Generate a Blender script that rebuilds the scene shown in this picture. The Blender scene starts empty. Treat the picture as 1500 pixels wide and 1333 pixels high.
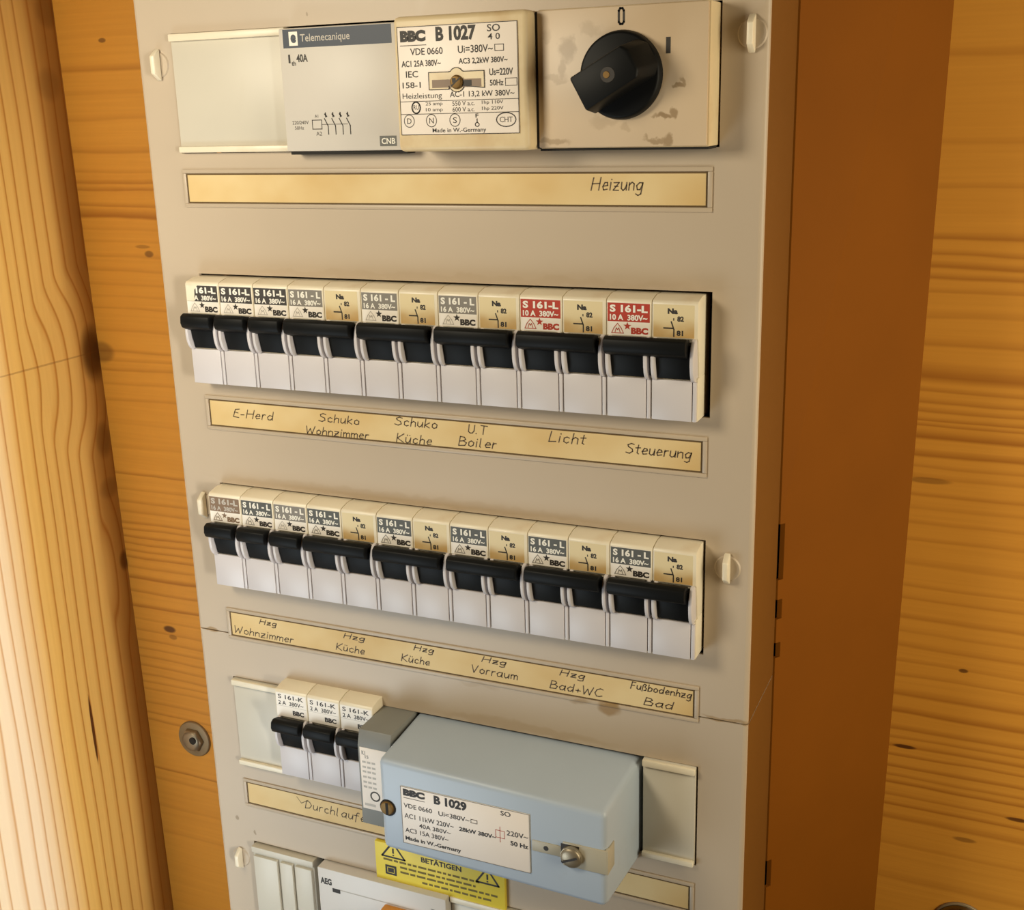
import bpy, bmesh, math, random
from mathutils import Vector, Matrix

random.seed(7)
S = 0.001                       # all dimensions below are written in millimetres
scene = bpy.context.scene
COL = scene.collection

# ------------------------------------------------------------------ camera
cam_d = bpy.data.cameras.new('camera')
cam = bpy.data.objects.new('camera', cam_d)
COL.objects.link(cam)
cam_d.sensor_width = 36.0
cam_d.lens = 1750.70704 / 1500 * 36.0
cam_d.clip_start = 0.01


def rotvec(r):
    v = Vector(r)
    return Matrix.Rotation(v.length, 3, v.normalized())


W2C = rotvec((0.283769775, 0.412809803, 0.0329422389)) @ Matrix(((1, 0, 0), (0, 0, -1), (0, 1, 0)))
right, down, fwd = W2C[0], W2C[1], W2C[2]
M = Matrix((right, -down, -fwd)).transposed().to_4x4()
M.translation = Vector((338.894111, -425.463851, 23.2681951)) * S
cam.matrix_world = M
scene.camera = cam

# ------------------------------------------------------------------ light
scene.view_settings.view_transform = 'Standard'
scene.view_settings.look = 'None'
scene.view_settings.exposure = 0.0
scene.view_settings.gamma = 1.0

world = bpy.data.worlds.new('room_light')
scene.world = world
world.use_nodes = True
bg = world.node_tree.nodes['Background']
bg.inputs[0].default_value = (1.0, 0.50, 0.14, 1)
bg.inputs[1].default_value = 0.05


def area(name, loc, target, size, power, color):
    d = bpy.data.lights.new(name, 'AREA')
    d.shape = 'RECTANGLE'
    d.size, d.size_y = size
    d.energy = power
    d.color = color
    o = bpy.data.objects.new(name, d)
    COL.objects.link(o)
    o.location = Vector(loc) * S
    o.rotation_euler = (Vector(target) * S - o.location).to_track_quat('-Z', 'Y').to_euler()
    return o


area('window_light', (-110, -350, -430), (90, 0, -260), (0.22, 0.22), 1.0, (0.80, 0.92, 1.0))
area('side_lamp', (640, -130, -60), (330, 110, -140), (0.22, 0.40), 1.95, (1.0, 0.88, 0.64))
area('ceiling_lamp', (-65, -330, 95), (110, 0, -60), (0.13, 0.13), 1.32, (1.0, 0.89, 0.68))
beam = area('side_wall_fill', (430, -300, -260), (-164, 0, -230), (0.05, 0.62), 0.29, (1.0, 0.98, 0.93))
beam.data.spread = math.radians(26)        # unseen narrow light added to brighten the side wall


# ------------------------------------------------------------------ materials


def lin(c):
    return tuple((x / 255 / 12.92) if x / 255 <= 0.04045 else ((x / 255 + 0.055) / 1.055) ** 2.4 for x in c)


class NT:
    """Tiny helper for wiring shader nodes."""

    def __init__(self, name):
        self.m = bpy.data.materials.new(name)
        self.m.use_nodes = True
        self.t = self.m.node_tree
        self.b = self.t.nodes['Principled BSDF']

    def n(self, kind, **kw):
        x = self.t.nodes.new(kind)
        for k, v in kw.items():
            setattr(x, k, v)
        return x

    def link(self, a, b):
        self.t.links.new(a, b)

    def math(self, op, a, b=None, c=None):
        x = self.n('ShaderNodeMath', operation=op)
        for i, v in enumerate((a, b, c)):
            if v is None:
                continue
            if isinstance(v, (int, float)):
                x.inputs[i].default_value = v
            else:
                self.link(v, x.inputs[i])
        return x.outputs[0]

    def mix(self, f, a, b):
        x = self.n('ShaderNodeMix', data_type='RGBA')
        for i, v in ((0, f), (6, a), (7, b)):
            if isinstance(v, (int, float)):
                x.inputs[i].default_value = v
            elif isinstance(v, tuple):
                x.inputs[i].default_value = (*v[:3], 1)
            else:
                self.link(v, x.inputs[i])
        return x.outputs[2]

    def pos(self):
        return self.n('ShaderNodeTexCoord').outputs['Object']

    def scaled(self, v, s, loc=(0, 0, 0)):
        x = self.n('ShaderNodeMapping')
        x.inputs['Scale'].default_value = s
        x.inputs['Location'].default_value = loc
        self.link(v, x.inputs['Vector'])
        return x.outputs[0]

    def noise(self, v, scale=1.0, detail=3.0, rough=0.5):
        x = self.n('ShaderNodeTexNoise')
        x.inputs['Scale'].default_value = scale
        x.inputs['Detail'].default_value = detail
        x.inputs['Roughness'].default_value = rough
        self.link(v, x.inputs['Vector'])
        return x.outputs['Fac']

    def ramp(self, f, stops, mode='LINEAR'):
        x = self.n('ShaderNodeValToRGB')
        cr = x.color_ramp
        cr.interpolation = mode
        while len(cr.elements) < len(stops):
            cr.elements.new(0.5)
        for e, (p, v) in zip(cr.elements, stops):
            e.position = p
            e.color = (v, v, v, 1) if isinstance(v, (int, float)) else (*v[:3], 1)
        self.link(f, x.inputs[0])
        return x.outputs[0]

    def blob(self, pos, c, r, soft=0.5):
        """soft elliptical spot at c with radii r (mm, object space) on the axes whose r is not None"""
        sep = self.n('ShaderNodeSeparateXYZ')
        self.link(pos, sep.inputs[0])
        acc = None
        for i in range(3):
            if r[i] is None:
                continue
            d = self.math('MULTIPLY', self.math('SUBTRACT', sep.outputs[i], c[i] * S), 1 / (r[i] * S))
            d = self.math('MULTIPLY', d, d)
            acc = d if acc is None else self.math('ADD', acc, d)
        x = self.n('ShaderNodeMapRange', interpolation_type='SMOOTHSTEP')
        self.link(acc, x.inputs[0])
        x.inputs[1].default_value = 1 - soft
        x.inputs[2].default_value = 1 + soft
        x.inputs[3].default_value = 1
        x.inputs[4].default_value = 0
        return x.outputs[0]


def plain(name, srgb, rough=0.5, metal=0.0, var=0.0, scale=60, spec=0.5):
    t = NT(name)
    c = lin(srgb)
    t.b.inputs['Roughness'].default_value = rough
    t.b.inputs['Metallic'].default_value = metal
    t.b.inputs['Specular IOR Level'].default_value = spec
    f = t.noise(t.pos(), scale, 3)
    k = var if var else 0.04
    t.link(t.mix(f, tuple(x * (1 - k) for x in c), tuple(min(1, x * (1 + k)) for x in c)), t.b.inputs['Base Color'])
    return t.m


def cover_paint():
    t = NT('beige_powder_coat')
    p = t.n('ShaderNodeNewGeometry').outputs['Position']
    base = lin((185, 168, 145))
    f = t.noise(p, 14, 4)
    c = t.mix(f, tuple(x * 0.95 for x in base), tuple(min(1, x * 1.05) for x in base))
    # yellowed stains beneath the third strip and scuffs near the edge
    wob = t.n('ShaderNodeTexNoise')
    wob.inputs['Scale'].default_value = 120
    add = t.n('ShaderNodeMixRGB', blend_type='ADD')
    add.inputs[0].default_value = 0.006
    t.link(p, wob.inputs['Vector'])
    t.link(p, add.inputs[1])
    t.link(wob.outputs['Color'], add.inputs[2])
    q = t.n('ShaderNodeVectorMath', operation='SUBTRACT')
    q.inputs[1].default_value = (0.003, 0.003, 0.003)
    t.link(add.outputs[0], q.inputs[0])
    q = q.outputs[0]
    stain = None
    for (x, z, rx, rz, a) in ((177.6, -217.2, 4.5, 1.6, .45), (190.6, -218.0, 4.5, 3.0, .75), (240, -214.0, 9, 1.0, .55),
                              (-12, -214.0, 4, 0.9, .7), (150, -235.0, 40, 2.2, .22), (130, -218, 9, 1.2, .18),
                              (120, -41.0, 110, 1.8, .10), (100, -136.0, 90, 2, .15)):
        b = t.math('MULTIPLY', t.blob(q, (x, 0, z), (rx, None, rz), 0.7), a)
        stain = b if stain is None else t.math('MAXIMUM', stain, b)
    c = t.mix(stain, c, lin((140, 104, 40)))
    dots = None
    for (x, z, r) in ((-8.0, -317.2, 1.1), (2, -323, .7), (66, 60.5, .6)):
        b = t.blob(q, (x, 0, z), (r, None, r * 1.5), 0.6)
        dots = b if dots is None else t.math('MAXIMUM', dots, b)
    c = t.mix(t.math('MULTIPLY', dots, .6), c, lin((120, 96, 60)))
    t.link(c, t.b.inputs['Base Color'])
    t.b.inputs['Roughness'].default_value = 0.42
    bump = t.n('ShaderNodeBump')
    bump.inputs['Strength'].default_value = 0.04
    bump.inputs['Distance'].default_value = 0.0004
    t.link(t.noise(p, 900, 2), bump.inputs['Height'])
    t.link(bump.outputs[0], t.b.inputs['Normal'])
    return t.m


def wood_horizontal():
    """spruce log wall, grain along x; growth rings read down the wall from two lists of heights"""
    t = NT('oiled_spruce_wall')
    p = t.pos()
    sep = t.n('ShaderNodeSeparateXYZ')
    t.link(p, sep.inputs[0])
    X, Z = sep.outputs[0], sep.outputs[2]
    warp = t.noise(t.scaled(p, (9, 1, 26)), 1.0, 3)
    zz = t.math('ADD', Z, t.math('MULTIPLY', t.math('SUBTRACT', warp, 0.5), 0.006))
    light, dark = lin((220, 156, 58)), lin((150, 86, 14))

    def lines(vals, z0, z1):
        st = []
        for i, (z, w, d) in enumerate(vals):
            st += [(z + w * 1.1, 0.0), (z, d), (z - w * 0.35, 0.0)]
        st = sorted(((z - z0) / (z1 - z0), v) for z, v in st)
        f = t.math('DIVIDE', t.math('SUBTRACT', zz, z0 * S), (z1 - z0) * S)
        return t.ramp(f, st)

    def many(vals):
        """several ramps, ten rings each, combined"""
        out = None
        for i in range(0, len(vals), 10):
            ch = vals[i:i + 10]
            zs = [v[0] for v in ch]
            r = lines(ch, min(zs) - 8, max(zs) + 8)
            out = r if out is None else t.math('MAXIMUM', out, r)
        return out

    R = [(39, 3, .35), (5, 2.5, .25), (-13, 2, .35), (-34, 2.6, .65), (-41, 2.2, .55), (-46.5, 2.6, .7), (-51, 2.2, .6), (-56.5, 2, .4),
         (-67, 3, .3), (-79, 3, .45), (-93.6, 9, .75), (-100, 2, .5), (-105, 2.2, .55), (-109, 2, .55), (-113, 1.6, .6),
         (-115.5, 1.5, .6), (-121, 3.6, .8), (-129, 2.8, .7), (-134, 1.8, .35), (-138.6, 2, .35), (-146.4, 2, .4), (-153, 2, .25),
         (-160.5, 2, .35), (-168.5, 2, .3), (-180, 3, .3), (-191, 2, .35), (-197.6, 2, .4), (-207.5, 2.5, .45), (-214, 2, .3),
         (-221, 2.4, .45), (-229, 2, .35), (-236, 2, .4), (-246, 3, .6), (-255, 3, .7), (-263.6, 2.4, .6), (-268, 1.6, .5),
         (-272.4, 2, .6), (-277, 1.5, .6), (-283, 2, .65), (-288, 1.6, .5), (-292, 2, .7), (-299, 2, .5), (-304.4, 2, .7),
         (-311.7, 3.5, .5), (-326, 3, .25), (-345, 4, .3)]
    Lf = [(66, 2.5, .15), (49, 3, .5), (36, 3, .2), (22.6, 3, .3), (5.7, 3, .45), (-5, 2, .3), (-11, 2.2, .55), (-14.7, 2, .6), (-23.6, 2.2, .55),
          (-29.6, 4.5, .85), (-37, 2, .25), (-44, 2, .2), (-52, 2, .3), (-60, 2, .3), (-68, 2, .25), (-75, 2, .2), (-82, 2, .3), (-95, 2.5, .3),
          (-107, 2, .45), (-112, 2, .35), (-117.6, 2, .45), (-126, 2, .3), (-136, 2, .35), (-150, 3, .15), (-165, 3, .2), (-182.5, 1.8, .6), (-192, 1.8, .3),
          (-199.8, 2, .45), (-206, 2, .4), (-213, 2, .55), (-217, 1.6, .5), (-222, 1.8, .6), (-226.5, 1.8, .55), (-231, 1.6, .5), (-235.5, 2, .6),
          (-242, 1.8, .4), (-249, 2.6, .75), (-258, 2, .5), (-268, 2.2, .75), (-277, 1.8, .3), (-285, 1.8, .4), (-292, 1.8, .45), (-298, 1.6, .4),
          (-304, 1.8, .45), (-310, 1.6, .4), (-316, 1.8, .45), (-321, 1.6, .4), (-326, 1.8, .4), (-336, 2, .4), (-343, 1.6, .5), (-348, 1.6, .5),
          (-383, 1.6, .7), (-391, 2, .3), (-410, 3, .2), (-430, 3, .2)]
    side = t.math('GREATER_THAN', X, 0.05)
    f = t.math('ADD', t.math('MULTIPLY', many(R), side), t.math('MULTIPLY', many(Lf), t.math('SUBTRACT', 1.0, side)))
    streak = t.noise(t.scaled(p, (10, 1, 420)), 1.0, 3, 0.6)
    broad = t.noise(t.scaled(p, (5, 1, 24)), 1.0, 2)
    c = t.mix(t.math('MULTIPLY', broad, 0.55), light, lin((202, 134, 36)))
    c = t.mix(t.math('MULTIPLY', streak, 0.34), c, dark)
    c = t.mix(f, c, dark)
    knots = None
    for (x, z, rx, rz, a) in ((-135, -281, 4.5, 2.2, .9), (-133, -286, 3.0, 1.6, .5), (-119, -50, 3.0, 1.8, .65), (-123, -46, 5, 1.0, .4), (-135, 64, 2.5, 1.2, .7), (-162, -108, 9, 6, .5), (-168, -240, 6, 5, .85),
                              (300, -272.5, 5.0, 1.0, .9), (323, -229, 2, 1, .8), (352, -300, 5, 1.0, .85), (330, -316, 5, 1.2, .5), (302, -140, 9, 1.4, .45), (352, -214, 4, 4, .25)):
        b = t.math('MULTIPLY', t.blob(p, (x, 0, z), (rx, None, rz), .55), a)
        knots = b if knots is None else t.math('MAXIMUM', knots, b)
    c = t.mix(knots, c, lin((74, 36, 8)))
    t.link(c, t.b.inputs['Base Color'])
    t.b.inputs['Roughness'].default_value = 0.45
    bump = t.n('ShaderNodeBump')
    bump.inputs['Strength'].default_value = 0.15
    bump.inputs['Distance'].default_value = 0.0006
    t.link(t.math('ADD', streak, f), bump.inputs['Height'])
    t.link(bump.outputs[0], t.b.inputs['Normal'])
    return t.m


def wood_vertical():
    """side wall: grain running up and down, rings read along y"""
    t = NT('oiled_spruce_side')
    p = t.pos()
    sep = t.n('ShaderNodeSeparateXYZ')
    t.link(p, sep.inputs[0])
    Y, Z = sep.outputs[1], sep.outputs[2]
    warp = t.noise(t.scaled(p, (1, 14, 4)), 1.0, 2)
    bulge = t.blob(p, (0, 104, -112), (None, 40, 42), 0.95)
    bulge2 = t.blob(p, (0, 108, -240), (None, 14, 40), 0.95)
    yy = t.math('ADD', Y, t.math('MULTIPLY', t.math('SUBTRACT', warp, 0.5), 0.009))
    yy = t.math('SUBTRACT', yy, t.math('MULTIPLY', bulge, 0.010))
    yy = t.math('SUBTRACT', yy, t.math('MULTIPLY', bulge2, 0.006))
    ph = t.math('MULTIPLY', yy, 1 / 0.0085)
    ph = t.math('ADD', ph, t.math('MULTIPLY', t.noise(t.scaled(p, (0, 22, 0)), 1.0, 1), 2.2))
    fr = t.math('FRACT', ph)
    ring = t.ramp(fr, [(0.0, 0.05), (0.55, 0.02), (0.80, 0.35), (0.90, 0.9), (1.0, 0.08)])
    streak = t.noise(t.scaled(p, (1, 420, 8)), 1.0, 3, 0.6)
    light, dark = lin((230, 190, 106)), lin((178, 114, 36))
    c = t.mix(t.math('MULTIPLY', streak, 0.25), light, dark)
    glare = t.n('ShaderNodeMapRange', interpolation_type='SMOOTHSTEP')
    t.link(yy, glare.inputs[0])
    glare.inputs[1].default_value = 0.046
    glare.inputs[2].default_value = 0.008
    c = t.mix(t.math('MULTIPLY', glare.outputs[0], 0.72), c, lin((238, 228, 208)))  # glare on the outer part of the wall, painted in as paler wood
    c = t.mix(ring, c, t.mix(t.math('MULTIPLY', glare.outputs[0], 0.7), dark, lin((206, 164, 112))))
    # red-brown heartwood next to the corner, with the corner's shadow painted in
    heart_shade = t.n('ShaderNodeMapRange', interpolation_type='SMOOTHSTEP')
    t.link(t.math('ADD', yy, t.math('MULTIPLY', t.math('SUBTRACT', warp, 0.5), 0.02)), heart_shade.inputs[0])
    heart_shade.inputs[1].default_value = 0.080
    heart_shade.inputs[2].default_value = 0.100
    c = t.mix(t.math('MULTIPLY', heart_shade.outputs[0], 0.55), c, lin((140, 82, 18)))
    knots = None
    for (y, z, ry, rz, a) in ((105, -108, 9, 15, .9), (104, -160, 6, 10, .5), (99, 42, 8, 8, .3), (103, -190, 7, 6, .35), (108, -238, 4, 6, .8), (105, 80, 8, 8, .35)):
        b = t.math('MULTIPLY', t.blob(p, (0, y, z), (None, ry, rz), .8), a)
        knots = b if knots is None else t.math('MAXIMUM', knots, b)
    c = t.mix(knots, c, lin((84, 42, 8)))
    crack = None
    for (y, z, ry, rz) in ((63.2, -331, 1.1, 22),):
        crack = t.blob(p, (0, y, z), (None, ry, rz), .35)
    c = t.mix(crack, c, lin((86, 44, 18)))
    c = t.mix(t.math('MULTIPLY', t.blob(p, (0, 66, -107.4), (None, 44, .55), .5), .4), c, lin((120, 70, 26)))
    t.link(c, t.b.inputs['Base Color'])
    t.b.inputs['Roughness'].default_value = 0.38
    bump = t.n('ShaderNodeBump')
    bump.inputs['Strength'].default_value = 0.12
    bump.inputs['Distance'].default_value = 0.0006
    t.link(t.math('ADD', streak, ring), bump.inputs['Height'])
    t.link(bump.outputs[0], t.b.inputs['Normal'])
    return t.m


def paper_mat():
    t = NT('yellowed_paper')
    p = t.pos()
    f = t.noise(t.scaled(p, (22, 1, 30)), 1.0, 3)
    c = t.mix(t.ramp(f, [(0.35, 0), (0.7, 1)]), lin((222, 198, 146)), lin((206, 172, 110)))
    t.link(c, t.b.inputs['Base Color'])
    t.b.inputs['Roughness'].default_value = 0.6
    return t.m


def stained(name, srgb, dirt, lo=0.62, hi=0.74, scale=70, amt=0.7, rough=0.45, str3=(1, 1, 1)):
    t = NT(name)
    p = t.pos()
    f = t.ramp(t.noise(t.scaled(p, str3), scale, 4, 0.62), [(lo, 0), (hi, 1)])
    g = t.noise(p, 30, 3)
    b = lin(srgb)
    c = t.mix(g, tuple(x * .94 for x in b), tuple(min(1, x * 1.04) for x in b))
    c = t.mix(t.math('MULTIPLY', f, amt), c, lin(dirt))
    t.link(c, t.b.inputs['Base Color'])
    t.b.inputs['Roughness'].default_value = rough
    return t.m


def switch_mat():
    t = NT('dirty_switch_plate')
    p = t.pos()
    n = t.n('ShaderNodeTexNoise')
    n.inputs['Scale'].default_value = 260
    n.inputs['Detail'].default_value = 3
    t.link(p, n.inputs['Vector'])
    q = t.n('ShaderNodeVectorMath', operation='MULTIPLY_ADD')
    q.inputs[1].default_value = (0.006, 0.006, 0.006)
    t.link(n.outputs['Color'], q.inputs[0])
    off = t.n('ShaderNodeVectorMath', operation='SUBTRACT')
    off.inputs[1].default_value = (0.003, 0.003, 0.003)
    t.link(p, off.inputs[0])
    t.link(off.outputs[0], q.inputs[2])
    q = q.outputs[0]
    b = lin((204, 182, 152))
    c = t.mix(t.noise(p, 45, 4), tuple(x * .92 for x in b), tuple(x * 1.05 for x in b))
    acc = None
    for (x, z, rx, rz, a) in ((11.5, 33.5, 3.4, 4.0, .5), (9.8, 27.5, 1.8, 3.0, .4), (7.0, 23.8, 4.5, 1.6, .3), (4, 38, 1.5, 3, .2),
                              (20.0, 40.0, 3.5, 2.6, .22), (52.0, 20.5, 1.6, .8, .6), (53.4, 21.8, .8, 1.6, .5), (46.5, 10.2, 4.0, .9, .65),
                              (51.0, 10.8, 1.4, 1.6, .6), (6, 2.6, 6, 1.4, .4), (44.0, 2.8, 3.8, 1.0, .5), (48, 2.6, 1.8, 1.6, .55), (33, 7, 2, 1.4, .2),
                              (25, 9, 5, 2, .18)):
        d_ = t.math('MULTIPLY', t.blob(q, (x, 0, z), (rx, None, rz), .7), a)
        acc = d_ if acc is None else t.math('MAXIMUM', acc, d_)
    t.link(t.mix(acc, c, lin((112, 82, 30))), t.b.inputs['Base Color'])
    t.b.inputs['Roughness'].default_value = .42
    return t.m


def aged_label():
    """cream label that has browned towards its lower end (object z, 0 = top of the device)"""
    t = NT('cream_label_aged')
    p = t.pos()
    sep = t.n('ShaderNodeSeparateXYZ')
    t.link(p, sep.inputs[0])
    f = t.n('ShaderNodeMapRange', interpolation_type='SMOOTHSTEP')
    t.link(t.math('ADD', sep.outputs[2], t.math('MULTIPLY', t.math('SUBTRACT', t.noise(p, 110, 2), .5), 0.012)), f.inputs[0])
    f.inputs[1].default_value = -0.007
    f.inputs[2].default_value = -0.0165
    f.inputs[3].default_value = 0
    f.inputs[4].default_value = 1
    c = t.mix(t.math('MULTIPLY', f.outputs[0], .75), lin((222, 204, 160)), lin((190, 144, 68)))
    t.link(c, t.b.inputs['Base Color'])
    t.b.inputs['Roughness'].default_value = .45
    return t.m


MAT = {
    'cover': cover_paint(),
    'wood_h': wood_horizontal(),
    'wood_v': wood_vertical(),
    'paper': paper_mat(),
    'body': plain('brown_side', (126, 72, 6), .75, var=.12, scale=18, spec=.15),  # brown colour of the cabinet's side walls
    'edge_brown': plain('ochre_brown', (112, 72, 20), .5, var=.1, scale=18),
    'inside': plain('dark_interior', (30, 26, 20), .8),
    'seam': plain('dark_seam', (96, 74, 38), .7),
    'ink': plain('ink_handwriting', (84, 66, 44), .6),
    'cream': stained('cream_plastic', (230, 219, 194), (190, 150, 90), .60, .80, 45, .30, .38),
    'cream_dark': stained('yellowed_plastic', (220, 200, 160), (176, 128, 60), .5, .75, 40, .45, .42),
    'white': stained('white_plastic', (206, 200, 200), (196, 180, 160), .66, .85, 60, .3, .40),
    'black': plain('black_plastic', (15, 16, 16), .5, var=.1, spec=.15),
    'black_print': plain('black_print', (44, 38, 32), .6),
    'label_white': plain('white_label', (238, 230, 218), .5),
    'blank': stained('off_white_panel', (202, 195, 178), (176, 160, 130), .6, .8, 24, .3, .42, (1, 1, .25)),
    'plate_white': plain('pinkish_white_nameplate', (240, 228, 214), .45),
    'label_black': plain('black_label_field', (62, 58, 54), .5),
    'label_grey': plain('grey_label_field', (128, 122, 112), .5),
    'label_dark': plain('slate_label_field', (84, 84, 78), .5),
    'label_brown': plain('brown_label_field', (128, 104, 82), .5),
    'label_red': plain('red_label_field', (176, 52, 30), .5),
    'red_print': plain('red_print', (186, 72, 44), .5),
    'pale_print': plain('pale_print', (236, 230, 216), .5),
    'grey_print': plain('pale_grey_print', (184, 176, 164), .5),
    'na_label': aged_label(),
    'contactor': plain('light_grey_plastic', (206, 199, 188), .45),
    'blue': plain('blue_header', (16, 36, 58), .5),
    'switch': switch_mat(),
    'box': stained('blue_grey_plastic', (174, 186, 198), (150, 150, 140), .6, .8, 30, .25, .42),
    'box_edge': plain('beige_grey_plastic', (176, 168, 146), .45),
    'grey_dev': plain('mid_grey_plastic', (128, 128, 122), .5),
    'brass': plain('brass_screw', (120, 92, 48), .55, .6, .15, 200),
    'steel': plain('zinc_steel', (150, 138, 116), .42, .6, .15, 120),
    'dark_steel': plain('dark_chrome', (120, 116, 108), .18, 1.0, .1, 120),
    'washer': plain('dull_zinc', (140, 122, 92), .5, .35, .12, 90),
    'yellow': plain('yellow_plate', (232, 208, 66), .5, var=.08),
    'yellow_print': plain('olive_print', (112, 96, 24), .6),
    'orange': plain('amber_button', (214, 140, 40), .4),
    'aeg': plain('grey_white_plastic', (212, 206, 198), .4),
}


# ------------------------------------------------------------------ mesh builder
class MB:
    def __init__(self):
        self.bm = bmesh.new()
        self.mats = []

    def mi(self, m):
        if m not in self.mats:
            self.mats.append(m)
        return self.mats.index(m)

    def v(self, x, p, z):
        return self.bm.verts.new((x * S, -p * S, z * S))

    def face(self, pts, m):
        f = self.bm.faces.new([self.v(*q) for q in pts])
        f.material_index = self.mi(m)
        return f

    def merge(self, other, m):
        i = self.mi(m)
        mp = {v: self.bm.verts.new(v.co) for v in other.verts}
        for f in other.faces:
            try:
                g = self.bm.faces.new([mp[v] for v in f.verts])
                g.material_index = i
            except ValueError:
                pass
        other.free()

    def bevel(self, b, r, seg):
        if r > 0:
            bmesh.ops.bevel(b, geom=[e for e in b.edges if len(e.link_faces) == 2 and e.calc_face_angle(0) > 0.6],
                            offset=r * S, segments=seg, profile=.5, affect='EDGES', clamp_overlap=True)

    def box(self, x0, x1, p0, p1, z0, z1, m, r=0.0, seg=2, draft=0.0):
        """box; draft shrinks the outer (p1) face"""
        b = bmesh.new()
        d = draft
        vs = [b.verts.new((x * S, -p * S, z * S)) for x, p, z in (
            (x0, p0, z0), (x1, p0, z0), (x1, p0, z1), (x0, p0, z1),
            (x0 + d, p1, z0 + d), (x1 - d, p1, z0 + d), (x1 - d, p1, z1 - d), (x0 + d, p1, z1 - d))]
        for q in ((3, 2, 1, 0), (4, 5, 6, 7), (0, 1, 5, 4), (1, 2, 6, 5), (2, 3, 7, 6), (3, 0, 4, 7)):
            b.faces.new([vs[i] for i in q])
        bmesh.ops.recalc_face_normals(b, faces=b.faces)
        self.bevel(b, r, seg)
        self.merge(b, m)

    def hexa(self, pts, m, r=0.0, seg=2):
        """eight points: back face then front face, same order"""
        b = bmesh.new()
        vs = [b.verts.new((x * S, -p * S, z * S)) for x, p, z in pts]
        for q in ((3, 2, 1, 0), (4, 5, 6, 7), (0, 1, 5, 4), (1, 2, 6, 5), (2, 3, 7, 6), (3, 0, 4, 7)):
            b.faces.new([vs[i] for i in q])
        bmesh.ops.recalc_face_normals(b, faces=b.faces)
        self.bevel(b, r, seg)
        self.merge(b, m)

    def side(self, prof, x0, x1, m, r=0.0, seg=2):
        """profile of (p, z) swept along x"""
        b = bmesh.new()
        a = [b.verts.new((x0 * S, -p * S, z * S)) for p, z in prof]
        c = [b.verts.new((x1 * S, -p * S, z * S)) for p, z in prof]
        n = len(prof)
        b.faces.new(a)
        b.faces.new(c[::-1])
        for i in range(n):
            b.faces.new([a[i], a[(i + 1) % n], c[(i + 1) % n], c[i]])
        bmesh.ops.recalc_face_normals(b, faces=b.faces)
        self.bevel(b, r, seg)
        self.merge(b, m)

    def plate(self, outline, p0, p1, m, r=0.0, seg=2, top=None):
        """outline of (x, z) raised from p0 to p1; top = optional other outline at p1"""
        b = bmesh.new()
        top = top or outline
        a = [b.verts.new((x * S, -p0 * S, z * S)) for x, z in outline]
        c = [b.verts.new((x * S, -p1 * S, z * S)) for x, z in top]
        n = len(outline)
        b.faces.new(a)
        b.faces.new(c[::-1])
        for i in range(n):
            b.faces.new([a[i], a[(i + 1) % n], c[(i + 1) % n], c[i]])
        bmesh.ops.recalc_face_normals(b, faces=b.faces)
        self.bevel(b, r, seg)
        self.merge(b, m)

    def cyl(self, cx, cz, r0, r1, p0, p1, m, n=40, bev=0.0):
        c = [(math.cos(2 * math.pi * i / n), math.sin(2 * math.pi * i / n)) for i in range(n)]
        self.plate([(cx + r0 * a, cz + r0 * b) for a, b in c], p0, p1, m, bev, 2, [(cx + r1 * a, cz + r1 * b) for a, b in c])

    def dome(self, cx, cz, r, p0, h, m, n=32, k=6, flat=0.0):
        rows = []
        for j in range(k + 1):
            t = j / k * math.pi / 2
            rr = r * math.cos(t) if j < k else r * 0.02
            rows.append([self.v(cx + rr * math.cos(2 * math.pi * i / n), p0 + h * math.sin(t), cz + rr * math.sin(2 * math.pi * i / n)) for i in range(n)])
        ii = self.mi(m)
        for j in range(k):
            for i in range(n):
                f = self.bm.faces.new([rows[j][i], rows[j][(i + 1) % n], rows[j + 1][(i + 1) % n], rows[j + 1][i]])
                f.material_index = ii
        f = self.bm.faces.new(rows[k])
        f.material_index = ii

    def rect(self, x0, x1, z0, z1, p, m):
        self.face([(x0, p, z0), (x1, p, z0), (x1, p, z1), (x0, p, z1)], m)

    def line(self, pts, w, p, m, closed=False):
        """flat ink line through (x, z) points"""
        n = len(pts)
        for i in range(n if closed else n - 1):
            (x0, z0), (x1, z1) = pts[i], pts[(i + 1) % n]
            d = Vector((x1 - x0, z1 - z0))
            if d.length < 1e-6:
                continue
            d.normalize()
            e = d * w * 0.35
            s = Vector((-d.y, d.x)) * w / 2
            self.face([(x0 - e.x - s.x, p, z0 - e.y - s.y), (x1 + e.x - s.x, p, z1 + e.y - s.y),
                       (x1 + e.x + s.x, p, z1 + e.y + s.y), (x0 - e.x + s.x, p, z0 - e.y + s.y)], m)

    def frame_line(self, x0, x1, z0, z1, w, p, m):
        self.line([(x0, z0), (x1, z0), (x1, z1), (x0, z1)], w, p, m, True)

    def ring(self, cx, cz, rx, rz, w, p, m, n=20):
        self.line([(cx + rx * math.cos(2 * math.pi * i / n), cz + rz * math.sin(2 * math.pi * i / n)) for i in range(n)], w, p, m, True)

    def text(self, s, x0, x1, z0, z1, p, m, bold=0.0, shear=0.0):
        vs, fs = glyphs(s, bold)
        ax, bx = min(v[0] for v in vs), max(v[0] for v in vs)
        ay, by = min(v[1] for v in vs), max(v[1] for v in vs)
        kx, ky = (x1 - x0) / (bx - ax), (z1 - z0) / max(1e-6, by - ay)
        ii = self.mi(m)
        nv = []
        for a, b in vs:
            z = z0 + (b - ay) * ky
            nv.append(self.v(x0 + (a - ax) * kx + shear * (z - z0), p, z))
        for f in fs:
            g = self.bm.faces.new([nv[i] for i in f])
            g.material_index = ii

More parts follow.
